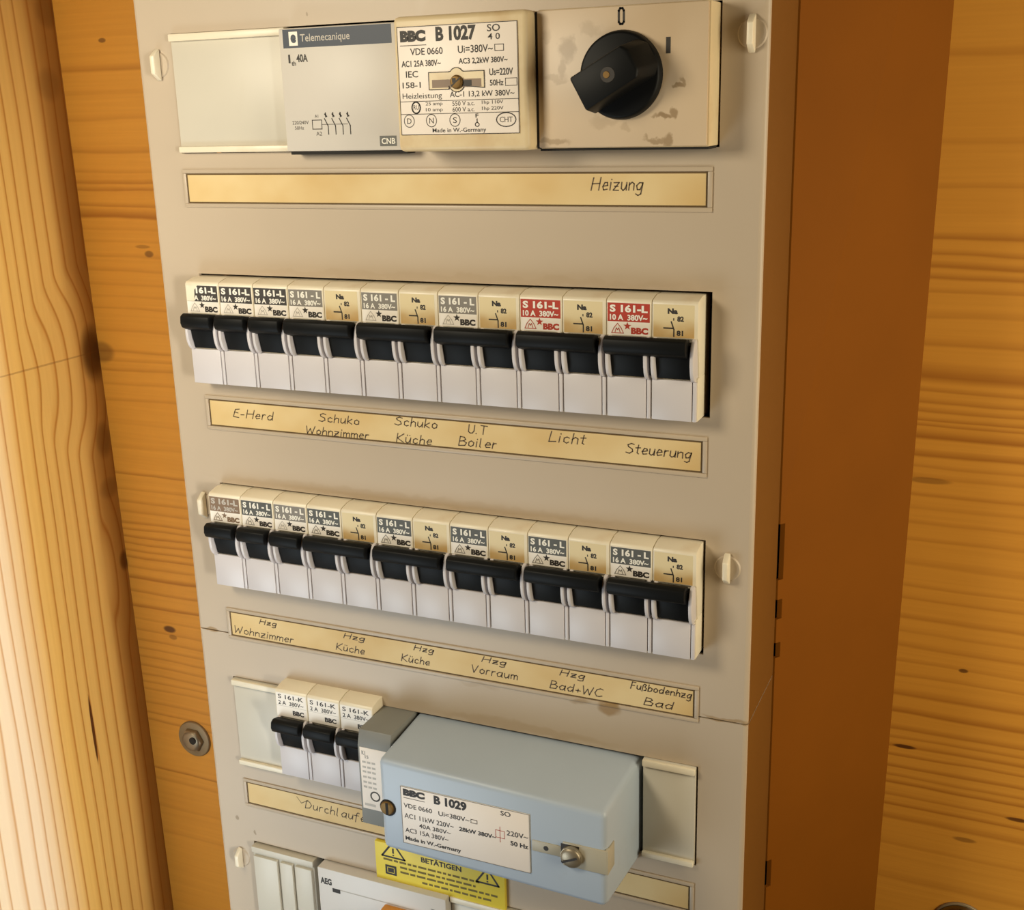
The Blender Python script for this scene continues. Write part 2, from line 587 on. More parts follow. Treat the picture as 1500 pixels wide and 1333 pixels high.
    def star(self, cx, cz, r, p, m):
        pts = []
        for i in range(10):
            a = math.pi / 2 + i * math.pi / 5
            q = r if i % 2 == 0 else r * .42
            pts.append((cx + q * math.cos(a), p, cz + q * math.sin(a)))
        c = (cx, p, cz)
        for i in range(10):
            self.face([c, pts[i], pts[(i + 1) % 10]], m)

    def mesh(self, name):
        me = bpy.data.meshes.new(name)
        self.bm.to_mesh(me)
        self.bm.free()
        for m in self.mats:
            me.materials.append(MAT[m])
        me.polygons.foreach_set('use_smooth', [True] * len(me.polygons))
        me.set_sharp_from_angle(angle=math.radians(38))
        return me


_G = {}


def glyphs(s, bold):
    k = (s, bold)
    if k not in _G:
        c = bpy.data.curves.new('lettering', 'FONT')
        c.body = s
        c.resolution_u = 3
        c.offset = bold
        o = bpy.data.objects.new('lettering', c)
        COL.objects.link(o)
        dg = bpy.context.evaluated_depsgraph_get()
        dg.update()
        me = bpy.data.meshes.new_from_object(o.evaluated_get(dg))
        _G[k] = ([(v.co.x, v.co.y) for v in me.vertices], [tuple(f.vertices) for f in me.polygons])
        bpy.data.objects.remove(o)
        bpy.data.curves.remove(c)
        bpy.data.meshes.remove(me)
    return _G[k]


# handwriting: single-stroke letters, cap height 10, x-height 6
HW = {
    'H': "0,0 1,10|6,0 7,10|0.5,5 6.5,5.5", 'K': "0,0 0.5,10|6,10 0.5,4.5 6,0", 'L': "1,10 0,0 5,0.5",
    'S': "6,9 3.5,10 1,8.5 1.5,6.5 5,4.5 5.5,2 3,0 0,1", 'T': "0,10 7,10|3.5,10 3,0", 'U': "0,10 0,2 2,0 4.5,0.5 6,3 6,10",
    'V': "0,10 2.5,0 6,10", 'W': "0,10 1.5,0 4,7 6,0 8.5,10", 'B': "0,0 0.5,10 4,9.5 5,7.5 3.5,5.5 0.5,5|3.5,5.5 6,3.5 5,0.5 0,0",
    'C': "6,9 4,10 1,8 0,4 1.5,0.5 4,0 6,1.5", 'D': "0,0 0.5,10 4,9 6,5 4,1 0,0", 'E': "5,10 1.5,9.5 0.8,6 4,5.5|0.8,6 0,0.5 5,0",
    'F': "5,10 1,10 0,0|0.5,5 4,5", 'N': "0,0 0.5,10 5,0 6,10",
    'a': "4.5,5.5 2,6 0,3.5 1,0.2 3,0.5 4.5,3 4.7,6 4.5,0.5 5,0", 'b': "0.5,10 0,0|0,3 2,6 4.5,4.5 4,1 2,0 0,1",
    'c': "4,5 2.5,6 0.5,4.5 0.5,1 2.5,0 4.2,1", 'd': "4.5,5 2,6 0,3.5 1,0.2 3,0.5 4.5,3|5,10 4.5,0",
    'e': "0.5,3 4,3.8 3.5,5.8 1.5,6 0,3 1,0.3 4,1", 'f': "4,9.5 2.5,10 1.5,8 1,-2|-0.5,6 3.5,6",
    'g': "4.5,5.5 2,6 0,3.5 1,0.5 3,0.7 4.5,4 4.7,6 4,-3 2,-4 0,-3", 'h': "0.5,10 0,0|0,3.5 2,6 3.8,5 4,0",
    'i': "0.5,6 0.3,0|0.7,8.2 0.8,8.8", 'k': "0.5,10 0,0|4,6 0.3,3 4.2,0", 'l': "0.7,10 0.3,1 1.2,0",
    'm': "0,6 0,0|0,4 1.5,6 2.8,5 2.8,0|2.8,4 4.5,6 5.8,5 5.8,0", 'n': "0,6 0,0|0,4 2,6 3.8,5 4,0",
    'o': "2.2,6 0.3,4.5 0.3,1.2 2,0 4,1.2 4.2,4.2 2.2,6", 'r': "0.3,6 0,0|0.1,4 1.5,5.8 3,5.8", 't': "1.8,9 1.2,1 2.5,0|-0.2,6 3.5,6.2",
    'u': "0,6 0,1.5 1.5,0 3,1 4,4|4.1,6 4,0", 'z': "0,6 4,6 0,0 4.2,0|0.7,3 3.5,3",
    '\u00fc': "0,6 0,1.5 1.5,0 3,1 4,4|4.1,6 4,0|1,8.4 1,9|3,8.4 3,9",
    '\u00df': "0,-1 0.5,8 2,10 4,8.5 2.5,5.5 4.5,3.5 4,0.5 2,0", '.': "0.2,0 0.7,0.5", '-': "0,3.5 3,3.7", '+': "0,3 4,3|2,5 2,1", ' ': "",
}


def handwrite(mb, s, x0, x1, z, h, p, m='ink', w=0.42, slope=0.0):
    """write s between x0 and x1, cap height h, baseline z"""
    strokes, cx = [], 0.0
    for ch in s:
        g = HW[ch]
        mx = 3.0
        for st in g.split('|'):
            pts = [tuple(float(q) for q in t.split(',')) for t in st.split()]
            if pts:
                mx = max(mx if ch != 'i' else 1.0, max(a for a, b in pts))
                strokes.append([(cx + a + .12 * b + random.uniform(-.15, .15), b + random.uniform(-.25, .25)) for a, b in pts])
        if ch == 'i':
            mx = 1.0
        cx += mx + 1.9
    w0 = cx - 1.9
    k = (x1 - x0) / w0
    for st in strokes:
        mb.line([(x0 + a * k, z + b * h / 10 + slope * a * k) for a, b in st], w, p, m)


# ------------------------------------------------------------------ scene graph helpers
def tag(o, label, cat, group=None):
    o['label'] = label
    o['category'] = cat
    if group:
        o['group'] = group
    return o


def thing(name, loc, label, cat, group=None):
    o = bpy.data.objects.new(name, None)
    o.empty_display_size = 0.01
    COL.objects.link(o)
    o.location = (loc[0] * S, -loc[1] * S, loc[2] * S)
    return tag(o, label, cat, group)


def part(name, mb, parent=None, label=None):
    me = mb if isinstance(mb, bpy.types.Mesh) else mb.mesh(name)
    o = bpy.data.objects.new(name, me)
    COL.objects.link(o)
    if parent is not None:
        o.parent = parent
    if label:
        o['label'] = label
    return o


def struct(name, mb):
    o = part(name, mb)
    o['kind'] = 'structure'
    return o


CACHE = {}


def cached(key, fn, name):
    if key not in CACHE:
        CACHE[key] = fn().mesh(name)
    return CACHE[key]


# ------------------------------------------------------------------ setting: two timber walls
WY = 110                         # depth of the log wall behind the cover's front
mb = MB()
mb.box(-176, 700, -WY - 40, -WY, -900, 500, 'wood_h')
struct('wall_back', mb)
mb = MB()
b = [(-171.5, 500), (-154.0, -900)]
mb.hexa([(-220, -WY - 40, -900), (b[1][0], -WY - 40, -900), (b[0][0], -WY - 40, 500), (-220, -WY - 40, 500),
         (-220, 70, -900), (b[1][0], 70, -900), (b[0][0], 70, 500), (-220, 70, 500)], 'wood_v')
struct('wall_left', mb)


# ------------------------------------------------------------------ cabinet body and cover plates
def holed(mb, x0, x1, z0, z1, holes, p0, p1, m):
    """flat sheet p0..p1 with rectangular cut-outs"""
    xs = sorted({x0, x1, *[h[0] for h in holes], *[h[1] for h in holes]})
    zs = sorted({z0, z1, *[h[2] for h in holes], *[h[3] for h in holes]})
    b = bmesh.new()
    vf, vb = {}, {}
    for i, x in enumerate(xs):
        for j, z in enumerate(zs):
            vf[i, j] = b.verts.new((x * S, -p1 * S, z * S))
            vb[i, j] = b.verts.new((x * S, -p0 * S, z * S))
    solid = {}
    for i in range(len(xs) - 1):
        for j in range(len(zs) - 1):
            cx, cz = (xs[i] + xs[i + 1]) / 2, (zs[j] + zs[j + 1]) / 2
            solid[i, j] = not any(h[0] < cx < h[1] and h[2] < cz < h[3] for h in holes)
    for (i, j), s in solid.items():
        if not s:
            continue
        q = ((i, j), (i + 1, j), (i + 1, j + 1), (i, j + 1))
        b.faces.new([vf[k] for k in q])
        b.faces.new([vb[k] for k in q[::-1]])
        for (di, dj, a, c) in ((0, -1, 0, 1), (1, 0, 1, 2), (0, 1, 2, 3), (-1, 0, 3, 0)):
            if not solid.get((i + di, j + dj), False):
                b.faces.new([vf[q[c]], vf[q[a]], vb[q[a]], vb[q[c]]])
    loose = [v for v in b.verts if not v.link_faces]
    bmesh.ops.delete(b, geom=loose, context='VERTS')
    mb.merge(b, m)


PL, PR = -19.6, 248.6
R1 = (-1.2, 232.0, 8.3, 56.6)
R2 = (1.5, 230.6, -90.0, -42.7)
R3 = (1.5, 230.0, -187.0, -138.7)
R4 = (-2.0, 228.8, -284.2, -237.4)
R5 = (0.8, 228.8, -380.0, -328.4)


def rounded_side(mb, x, sgn, z0, z1, depth, m, m2):
    """rounded front edge and side flange of a cover"""
    prof = []
    r = 2.0
    for i in range(6):
        a = i / 5 * math.pi / 2
        prof.append((x + sgn * r * math.sin(a), -r + r * math.cos(a)))
    prof.append((x + sgn * r, -depth))
    prof += [(x + sgn * (r - 1), -depth), (x + sgn * (r - 1), -r), (x, -1.2)]
    b = bmesh.new()
    lo = [b.verts.new((q[0] * S, -q[1] * S, z0 * S)) for q in prof]
    hi = [b.verts.new((q[0] * S, -q[1] * S, z1 * S)) for q in prof]
    n = len(prof)
    b.faces.new(lo)
    b.faces.new(hi[::-1])
    for i in range(n):
        b.faces.new([lo[i], lo[(i + 1) % n], hi[(i + 1) % n], hi[i]])
    bmesh.ops.recalc_face_normals(b, faces=b.faces)
    mb.merge(b, m)
    i2 = mb.mi(m2)
    for f in mb.bm.faces:                      # the folded-back side is coloured brown, the rounded front edge beige
        if all(-v.co.y * 1000 < -1.0 for v in f.verts):
            f.material_index = i2


for (nm, z0, z1, holes, lab) in (
        ('cover_plate', -214.3, 190, (R1, R2, R3), 'large beige upper cover plate of the fuse board with three device rows'),
        ('cover_plate', -520, -214.9, (R4, R5), 'beige lower cover plate around the big blue-grey box')):
    t = thing(nm, (0, 0, z0), lab, 'cover')
    mb = MB()
    holed(mb, PL + 2, PR - 2, 0, z1 - z0, [(h[0], h[1], h[2] - z0, h[3] - z0) for h in holes], -1.5, 0, 'cover')
    # shift the paint pattern so that marks keep their place on the wall
    o = part('front_sheet', mb, t)
    for sgn, x in ((1, PR - 2), (-1, PL + 2)):
        mb = MB()
        rounded_side(mb, x, sgn, 0, z1 - z0, 47, 'cover', 'edge_brown')
        part('side_flange', mb, t)

t = thing('distribution_cabinet', (0, 0, -520), 'brown cabinet body between the beige covers and the log wall', 'cabinet')
zb = -520
mb = MB()
# right wall, splayed outwards to the log wall, with three dark slots behind the flange
NZ = [(-520, 0), (-322, 1), (-308, 0), (-207, 1), (-200, 0), (-189, 1), (-180, 0), (-171, 1), (-146, 0), (190, 0)]


def rx(y, z):
    back = 291.5 + (z + 366) * 6.5 / 426
    return 249.2 + (back - 249.2) * (y - 48) / (WY - 48)


for i in range(len(NZ) - 1):
    za, slot = NZ[i]
    zc = NZ[i + 1][0]
    ya = 50.2 if slot else 48
    mb.hexa([(rx(ya, za) - 2, -ya, za - zb), (rx(ya, za), -ya, za - zb), (rx(ya, zc), -ya, zc - zb), (rx(ya, zc) - 2, -ya, zc - zb),
             (rx(WY, za) - 2, -WY, za - zb), (rx(WY, za), -WY, za - zb), (rx(WY, zc), -WY, zc - zb), (rx(WY, zc) - 2, -WY, zc - zb)], 'body')
part('side_wall', mb, t)
mb = MB()
mb.box(-17, -15, -WY, -48.2, 0, 710, 'body')
part('side_wall', mb, t)
mb = MB()
mb.box(-15, 246.5, -WY, -WY + 2, 0, 710, 'inside')
mb.box(-15, 246.5, -WY + 2, -49, 0, 2, 'inside')
mb.box(-15, 246.5, -WY + 2, -49, 708, 710, 'inside')
part('back_wall', mb, t)

# ------------------------------------------------------------------ quarter-turn latches
for (x, z, h, lab) in ((-8.6, 44.5, 13, 'cream cover latch left of the blank panel in the top row'),
                       (-8.0, -150.5, 13, 'cream cover latch left of the lower full breaker row'),
                       (-7.8, -340, 12, 'cream cover latch at bottom left beside the ribbed blank'),
                       (242.6, 45.5, 13, 'cream cover latch right of the black rotary switch'),
                       (238.8, -149.0, 13, 'cream cover latch right of the lower full breaker row')):
    t = thing('cover_latch', (x, 0, z), lab, 'latch', 'quarter-turn latches of the cover')
    mb = MB()
    mb.cyl(0, 0, 5.2, 4.7, 0, 0.5, 'cover', 32)
    part('seat_ring', mb, t)
    mb = MB()
    mb.plate([(-1.3, -h / 2), (1.3, -h / 2), (1.3, h / 2), (-1.3, h / 2)], 0.5, 4.6, 'cream', 0.5, 2,
             [(-1.1, -h / 2 + 3.0), (1.1, -h / 2 + 3.0), (1.1, h / 2 - 3.0), (-1.1, h / 2 - 3.0)])
    part('wing', mb, t)


# ------------------------------------------------------------------ label strips
def strip(z, lab, words, h=12.6, marks=(), W=228.2):
    t = thing('label_strip', (0, 0, z), lab, 'label strip', 'handwritten strips under the device rows')
    mb = MB()
    fr = 1.7
    mb.box(-fr, W + fr, 0, 0.7, 0, fr, 'cover', .3)
    mb.box(-fr, W + fr, 0, 0.7, -h - fr, -h, 'cover', .3)
    mb.box(-fr, 0, 0, 0.7, -h, 0, 'cover', .3)
    mb.box(W, W + fr, 0, 0.7, -h, 0, 'cover', .3)
    part('holder_frame', mb, t)
    mb = MB()
    mb.box(0.1, W - 0.1, 0, 0.15, -h + 0.1, -0.1, 'seam')
    mb.box(0.7, W - 0.7, 0.1, 0.3, -h + 0.7, -0.7, 'paper')
    for (s, x0, x1, zz, hh, *sl) in words:
        handwrite(mb, s, x0, x1, zz - z, hh, 0.36, slope=sl[0] if sl else 0)
    for pts in marks:
        mb.line([(a, b - z) for a, b in pts], .3, .36, 'ink')
    part('paper_insert', mb, t)
    return t


strip(0, 'paper strip reading Heizung below the rotary switch', [('Heizung', 184.2, 203.9, -6.6, 4.6)])
strip(-99.1, 'paper strip with Licht and Steuerung below the upper breaker row',
      [('E-Herd', 13, 34, -106.6, 3.8), ('Schuko', 58, 78, -105.0, 3.6), ('Wohnzimmer', 51, 82.3, -111.0, 3.4),
       ('Schuko', 95.6, 115.4, -103.5, 3.6), ('K\u00fcche', 96, 112.5, -110.9, 3.8), ('U.T', 130, 138.3, -104.2, 3.6), ('Boiler', 125.4, 142.2, -109.8, 3.8),
       ('Licht', 165.5, 181, -104.6, 4.2), ('Steuerung', 197.7, 223.6, -106.4, 4.0)])
strip(-202.9, 'paper strip with Hzg Vorraum and Bad+WC below the lower full breaker row',
      [('Hzg', 16.8, 26.1, -206.8, 2.4), ('Wohnzimmer', 1.7, 34.9, -213.6, 3.6, -.01), ('Hzg', 62.8, 73.6, -206.6, 2.5), ('K\u00fcche', 58.4, 73.2, -213.2, 3.4),
       ('Hzg', 99.1, 108.7, -206.6, 2.5), ('K\u00fcche', 92.5, 106.4, -213.0, 3.4), ('Hzg', 132.4, 143.6, -206.6, 2.6), ('Vorraum', 127, 148.9, -212.4, 3.6),
       ('Hzg', 168.6, 179.5, -206.6, 2.7), ('Bad+WC', 164.1, 187.3, -213.4, 3.7), ('Fu\u00dfbodenhzg', 199.9, 225.4, -207.0, 3.0), ('Bad', 205.7, 217.6, -213.4, 3.4)], W=226.9)
strip(-294.6, 'paper strip reading Durchlauferhitzer partly behind the blue-grey box',
      [('Durchlauferhitzer', 34.0, 88, -301.8, 4.4, 0)], 12.2, [[(29.5, -296.5), (32, -299.5), (36, -297)]], W=226.4)


# ------------------------------------------------------------------ blank covers
def blank(x0, x1, z0, z1, lab, p=1.6, open_right=True):
    t = thing('blank_cover', (x0, 0, z0), lab, 'blank cover', 'blank covers filling unused slots')
    w, h = x1 - x0, z1 - z0
    mb = MB()
    mb.box(0, w, -6, p - .6, 0, h, 'blank', .3)
    part('panel', mb, t)
    for a, b in ((h - 3.0, h), (0, 2.6)):
        mb = MB()
        mb.box(0, w, p - .8, p + 1.2, a, b, 'cream', .5)
        part('edge_rib', mb, t)
    return t


blank(-0.6, 56.6, 8.6, 56.3, 'wide cream blank cover at the left end of the top row')
blank(-1.4, 28.4, -283.9, -237.9, 'narrow cream blank cover left of the three small breakers')
blank(205.6, 228.0, -283.9, -237.7, 'cream blank cover right of the big blue-grey box')

t = thing('blank_cover', (1.4, 0, -372), 'ribbed cream blank cover at bottom left corner of the panel', 'blank cover', 'blank covers filling unused slots')
mb = MB()
mb.side([(-6, 0), (2, 0), (2, 38.5), (3.4, 39.4), (3.4, 42.6), (-6, 42.6)], 0, 36.2, 'blank', .3)
part('panel', mb, t)
for (a, b) in ((0.9, 15.0), (16.6, 24.0), (25.4, 35.2)):
    mb = MB()
    mb.box(a, b, 1.5, 3.6, 0, 37.6, 'blank', .5)
    part('ridge', mb, t)

# ------------------------------------------------------------------ contactor
t = thing('contactor', (57.4, 0, 8.8), 'light grey contactor with dark blue header in the top row', 'contactor')
P0 = 8
mb = MB()
mb.box(0, 54.0, -8, P0, 0, 46.6, 'contactor', .7)
part('housing', mb, t)
mb = MB()
mb.box(.8, 54.0, -8, 6.4, -1.3, 1.2, 'inside', .2)
part('base', mb, t)


def LX(v):
    return v - 57.4


def LZ(v):
    return v - 8.8


mb = MB()
e = P0 + .05
mb.rect(LX(59.4), LX(107.8), LZ(48.0), LZ(54.9), e, 'blue')
mb.rect(LX(62.2), LX(66.2), LZ(48.8), LZ(54.0), e + .04, 'pale_print')
mb.text('e', LX(63.0), LX(65.5), LZ(49.8), LZ(53.0), e + .08, 'blue', .05)
mb.text('Telemecanique', LX(67.4), LX(89.7), LZ(49.3), LZ(52.9), e + .05, 'grey_print', .01)
part('header_band', mb, t)
mb = MB()
mb.text('I', LX(61.3), LX(62.2), LZ(42.4), LZ(45.6), e, 'black_print', .02)
mb.text('th', LX(62.6), LX(64.6), LZ(41.4), LZ(43.2), e, 'black_print', .02)
mb.text('40A', LX(65.0), LX(70.2), LZ(42.6), LZ(45.6), e, 'black_print', .03)
mb.frame_line(LX(70.3), LX(74.6), LZ(17.3), LZ(20.7), .3, e, 'black_print')
mb.text('A1', LX(71.6), LX(73.2), LZ(21.6), LZ(22.8), e, 'black_print')
mb.text('A2', LX(71.8), LX(74.4), LZ(14.8), LZ(16.3), e, 'black_print')
mb.text('220/240V', LX(61.0), LX(68.6), LZ(19.2), LZ(20.6), e, 'black_print')
mb.text('50Hz', LX(62.0), LX(66.2), LZ(17.2), LZ(18.5), e, 'black_print')
for k in range(4):
    x = 76.6 + k * 3.35
    mb.line([(LX(x), LZ(23.4)), (LX(x), LZ(21.8))], .45, e, 'black_print')
    mb.line([(LX(x - .6), LZ(21.2)), (LX(x + .9), LZ(18.4)), (LX(x + .9), LZ(15.2))], .4, e, 'black_print')
    mb.line([(LX(x - .4), LZ(22.9)), (LX(x + .5), LZ(22.0))], .5, e, 'black_print')
mb.line([(LX(74.6), LZ(19.0)), (LX(86.4), LZ(19.0))], .2, e, 'black_print')
mb.rect(LX(100.4), LX(107.8), LZ(10.4), LZ(14.3), e, 'label_dark')
mb.text('CNB', LX(101.2), LX(107.2), LZ(11.2), LZ(13.5), e + .05, 'pale_print', .02)
part('circuit_diagram', mb, t)

# ------------------------------------------------------------------ relay B1027
t = thing('installation_relay', (115.0, 0, 8.6), 'cream relay with densely lettered white nameplate, directly left of the rotary switch', 'relay')


def LX(v):
    return v - 115.0


def LZ(v):
    return v - 8.6


mb = MB()
mb.box(0, 53.2, -8, 20, 0, 47.6, 'cream_dark', 2.0, 3)
part('housing', mb, t)
mb = MB()
e = 20.3
mb.box(LX(116.8), LX(164.6), 20, 20.25, LZ(14.6), LZ(52.6), 'plate_white', .1)
mb.frame_line(LX(116.9), LX(164.5), LZ(14.7), LZ(52.4), .25, e, 'black_print')
k = 'black_print'
mb.text('BBC', LX(118.1), LX(128.5), LZ(47.2), LZ(51.2), e, k, .075)
mb.line([(LX(118), LZ(46.0)), (LX(128.6), LZ(46.0))], .25, e, k)
mb.text('B 1027', LX(132.6), LX(148.6), LZ(46.9), LZ(52.0), e, k, .045)
mb.text('SO', LX(153), LX(158), LZ(49.4), LZ(51.8), e, k, .01)
mb.text('4 0', LX(153.2), LX(157.9), LZ(46.7), LZ(48.8), e, k, .01)
mb.text('VDE 0660', LX(122), LX(135.2), LZ(42.6), LZ(45.0), e, k, .01)
mb.text('Ui=380V~', LX(141.3), LX(155.0), LZ(42.6), LZ(45.2), e, k, .01)
mb.frame_line(LX(155.8), LX(159.2), LZ(42.9), LZ(45.0), .25, e, k)
mb.text('AC1 25A 380V~', LX(118.2), LX(134.2), LZ(38.6), LZ(40.8), e, k, .02)
mb.text('AC3 2,2kW 380V~', LX(141.4), LX(160.6), LZ(38.6), LZ(40.9), e, k, .02)
mb.text('IEC', LX(119.8), LX(124.8), LZ(34.9), LZ(37.2), e, k, .01)
mb.text('158-1', LX(118.2), LX(125.7), LZ(31.2), LZ(33.3), e, k, .01)
mb.text('Us=220V', LX(153.4), LX(162.6), LZ(34.6), LZ(37.0), e, k, .02)
mb.text('50Hz', LX(153.5), LX(158.8), LZ(31.1), LZ(33.2), e, k, .02)
mb.frame_line(LX(159.6), LX(164.0), LZ(31.0), LZ(33.5), .2, e, k)
mb.text('Heizleistung', LX(118), LX(134.2), LZ(26.9), LZ(29.4), e, k, .0)
mb.text('AC-1 13,2 kW 380V~', LX(137.4), LX(162.9), LZ(27.3), LZ(29.6), e, k, .01)
mb.line([(LX(117), LZ(26.5)), (LX(164.5), LZ(26.5))], .22, e, k)
mb.line([(LX(117), LZ(22.0)), (LX(164.5), LZ(22.0))], .22, e, k)
mb.ring(LX(123.4), LZ(24.3), 1.7, 2.0, .5, e, k)
mb.text('RU', LX(122.3), LX(124.6), LZ(23.6), LZ(25.2), e, k)
for z, (s1, s2, s3) in ((24.6, ('25 amp', '550 V a.c.', '1hp 110V')), (22.5, ('10 amp', '600 V a.c.', '1hp 220V'))):
    mb.text(s1, LX(127.4), LX(134.3), LZ(z), LZ(z + 1.6), e, k)
    mb.text(s2, LX(138.3), LX(147.2), LZ(z), LZ(z + 1.6), e, k)
    mb.text(s3, LX(150.1), LX(158.5), LZ(z), LZ(z + 1.6), e, k)
for cx in (120.3, 129.5, 139.1):
    mb.ring(LX(cx), LZ(19.6), 2.1, 2.2, .25, e, k)
mb.text('D', LX(119.4), LX(121.2), LZ(18.6), LZ(20.6), e, k)
mb.text('N', LX(128.6), LX(130.4), LZ(18.6), LZ(20.6), e, k)
mb.text('S', LX(138.3), LX(139.9), LZ(18.6), LZ(20.6), e, k)
mb.text('F', LX(147.4), LX(148.6), LZ(20.3), LZ(21.7), e, k, .02)
mb.text('I', LX(147.8), LX(148.2), LZ(18.6), LZ(20.0), e, k, .02)
mb.ring(LX(148.0), LZ(17.9), .8, .7, .3, e, k, 10)
mb.ring(LX(159.5), LZ(19.4), 3.8, 2.4, .35, e, k)
mb.text('CHT', LX(157.0), LX(162.0), LZ(18.5), LZ(20.4), e, k)
mb.text('Made in W.-Germany', LX(129.8), LX(151.5), LZ(14.95), LZ(16.9), e, k, .01)
part('nameplate', mb, t)
mb = MB()
# slot window with a round bulge in the middle
cx, cz = LX(140.4), LZ(33.4)
out = [(LX(129.2), LZ(30.4)), (cx - 3.2, LZ(30.4))]
out += [(cx + 3.4 * math.cos(a), cz - .4 + 3.6 * math.sin(a)) for a in [math.radians(q) for q in range(205, 336, 13)]]
out += [(LX(151.4), LZ(30.6)), (LX(151.4), LZ(36.4)), (cx + 3.0, LZ(36.4))]
out += [(cx + 3.2 * math.cos(a), cz + .8 + 3.6 * math.sin(a)) for a in [math.radians(q) for q in range(40, 141, 20)]]
out += [(cx - 3.0, LZ(36.4)), (LX(129.2), LZ(36.4))]
mb.plate(out, 20.2, 20.42, 'cream_dark')
mb.line(out, .3, 20.48, 'black_print', True)
mb.rect(LX(130.5), LX(150.2), LZ(31.0), LZ(33.8), 20.47, 'label_brown')
mb.rect(cx + 2, cx + 6, LZ(31.4), LZ(33.4), 20.52, 'black_print')
part('slot_window', mb, t)
mb = MB()
mb.cyl(cx + .1, cz - .6, 2.6, 2.2, 20.4, 21.6, 'brass', 24, .3)
mb.rect(cx - 1.2, cx + .2, cz - .8, cz + .8, 21.66, 'black_print')
mb.line([(cx - 1.6, cz - 1.9), (cx + 1.9, cz + .8)], .5, 21.68, 'black_print')
part('adjusting_screw', mb, t)

# ------------------------------------------------------------------ rotary switch
t = thing('rotary_switch', (168.9, 0, 8.9), 'square stained cream rotary switch with round black knob', 'switch')


def LX(v):
    return v - 168.9


def LZ(v):
    return v - 8.9


mb = MB()
mb.box(0, 62.4, -8, 12.0, 0, 47.2, 'cream_dark', .5)
part('housing', mb, t)
mb = MB()
mb.box(-.5, 62.0, -8, 10.4, -.9, 1.2, 'inside', .2)
mb.box(-.6, .6, -8, 13.0, 0, 46.6, 'inside', .1)
part('base', mb, t)
mb = MB()
mb.box(.2, 61.9, 11.9, 13.2, .3, 46.9, 'switch', .4)
e = 13.26
k = 'black_print'
mb.line([(LX(199.4), LZ(50.6)), (LX(199.4), LZ(54.2)), (LX(199.9), LZ(55.0)), (LX(200.7), LZ(55.0)), (LX(201.2), LZ(54.2)), (LX(201.2), LZ(50.6)), (LX(200.7), LZ(49.9)), (LX(199.9), LZ(49.9))], .75, e, k, True)
mb.rect(LX(216.2), LX(217.8), LZ(39.7), LZ(45.0), e, k)
part('face_plate', mb, t)
kb = MB()
kx, kz = LX(200.6), LZ(33.2)
kb.cyl(kx, kz, 15.0, 14.2, 13.2, 17.0, 'black', 64, .8)
knob = part('knob', kb, t)


def rotpts(pts, ang):
    c, s_ = math.cos(ang), math.sin(ang)
    return [(kx + a * c - b_ * s_, kz + a * s_ + b_ * c) for a, b_ in pts]


mb = MB()
ang = math.radians(29)
bot = [(-13.8, -7.0), (11.5, -7.0), (14.2, -4.0), (14.2, 4.0), (11.5, 7.0), (-13.8, 7.0)]
top = [(-12.6, -6.2), (8.0, -6.0), (9.5, -3.6), (9.5, 3.6), (8.0, 6.0), (-12.6, 6.2)]
mb.plate(rotpts(bot, ang), 16.8, 28.0, 'black', .8, 2, rotpts(top, ang))
part('grip', mb, knob)
mb = MB()
mb.cyl(kx - .2, kz, 2.6, 2.5, 27.9, 28.15, 'black_print', 24)
mb.cyl(kx - .6, kz, 1.2, 1.1, 28.1, 28.4, 'brass', 16)
part('screw', mb, knob)

# ------------------------------------------------------------------ miniature circuit breakers
MODW = 17.5


def hz(n):
    mb_ = MB()
    for i in range(n):
        x = i * MODW
        # body with shoulder on top; lever bay left open
        mb_.side([(-8, -.3), (3.5, -.3), (8.6, -1.6), (9.3, -2.6), (9.3, -15.2), (8.0, -16.2), (6.0, -30.2), (-8, -30.2)], x + .1, x + MODW - .1, 'cream', .35)
        mb_.box(x + .1, x + MODW - .1, -8, 8.4, -46.3, -30.0, 'cream', .2)
        # bulging cheeks either side of the lever
        ch = [(5, -14.8)] + [(8.6 + 4.6 * math.sin(math.radians(a)) ** .8, -15.2 - 16.0 * (1 - math.cos(math.radians(a))) / 2) for a in range(12, 180, 12)] + [(8.9, -31.4), (5, -31.4)]
        for c0 in (x + .7, x + MODW - 2.1):
            mb_.side(ch, c0, c0 + 1.4, 'white', .3)
    return mb_


def hz_cover(i):
    mb_ = MB()
    mb_.box(i * MODW + .25, i * MODW + MODW - 2.0, 8.2, 9.6, -46.2, -30.8, 'white', .35)
    mb_.box(i * MODW + MODW - 1.7, i * MODW + MODW - .25, 8.2, 9.5, -46.2, -31.2, 'white', .3)
    return mb_


def hz_lever(n):
    mb_ = MB()
    w = n * MODW
    # bridging handle bar
    mb_.side([(9.4, -15.6), (13.6, -14.6), (15.6, -15.6), (16.0, -18.6), (15.2, -20.6), (12.4, -22.0), (9.4, -22.0)], .7, w - (1.9 if n == 1 else 3.0), 'black', .5)
    for i in range(n - 1):
        x = (i + 1) * MODW
        mb_.box(x - .6, x + .6, 7, 9.6, -29.5, -16, 'black')
    for i in range(n):
        x = i * MODW
        mb_.side([(6.5, -17), (11.6, -17.0), (11.6, -21), (10.8, -25), (9.4, -30.4), (6.5, -30.4)], x + 2.3, x + MODW - 2.3, 'black', .3)
    return mb_


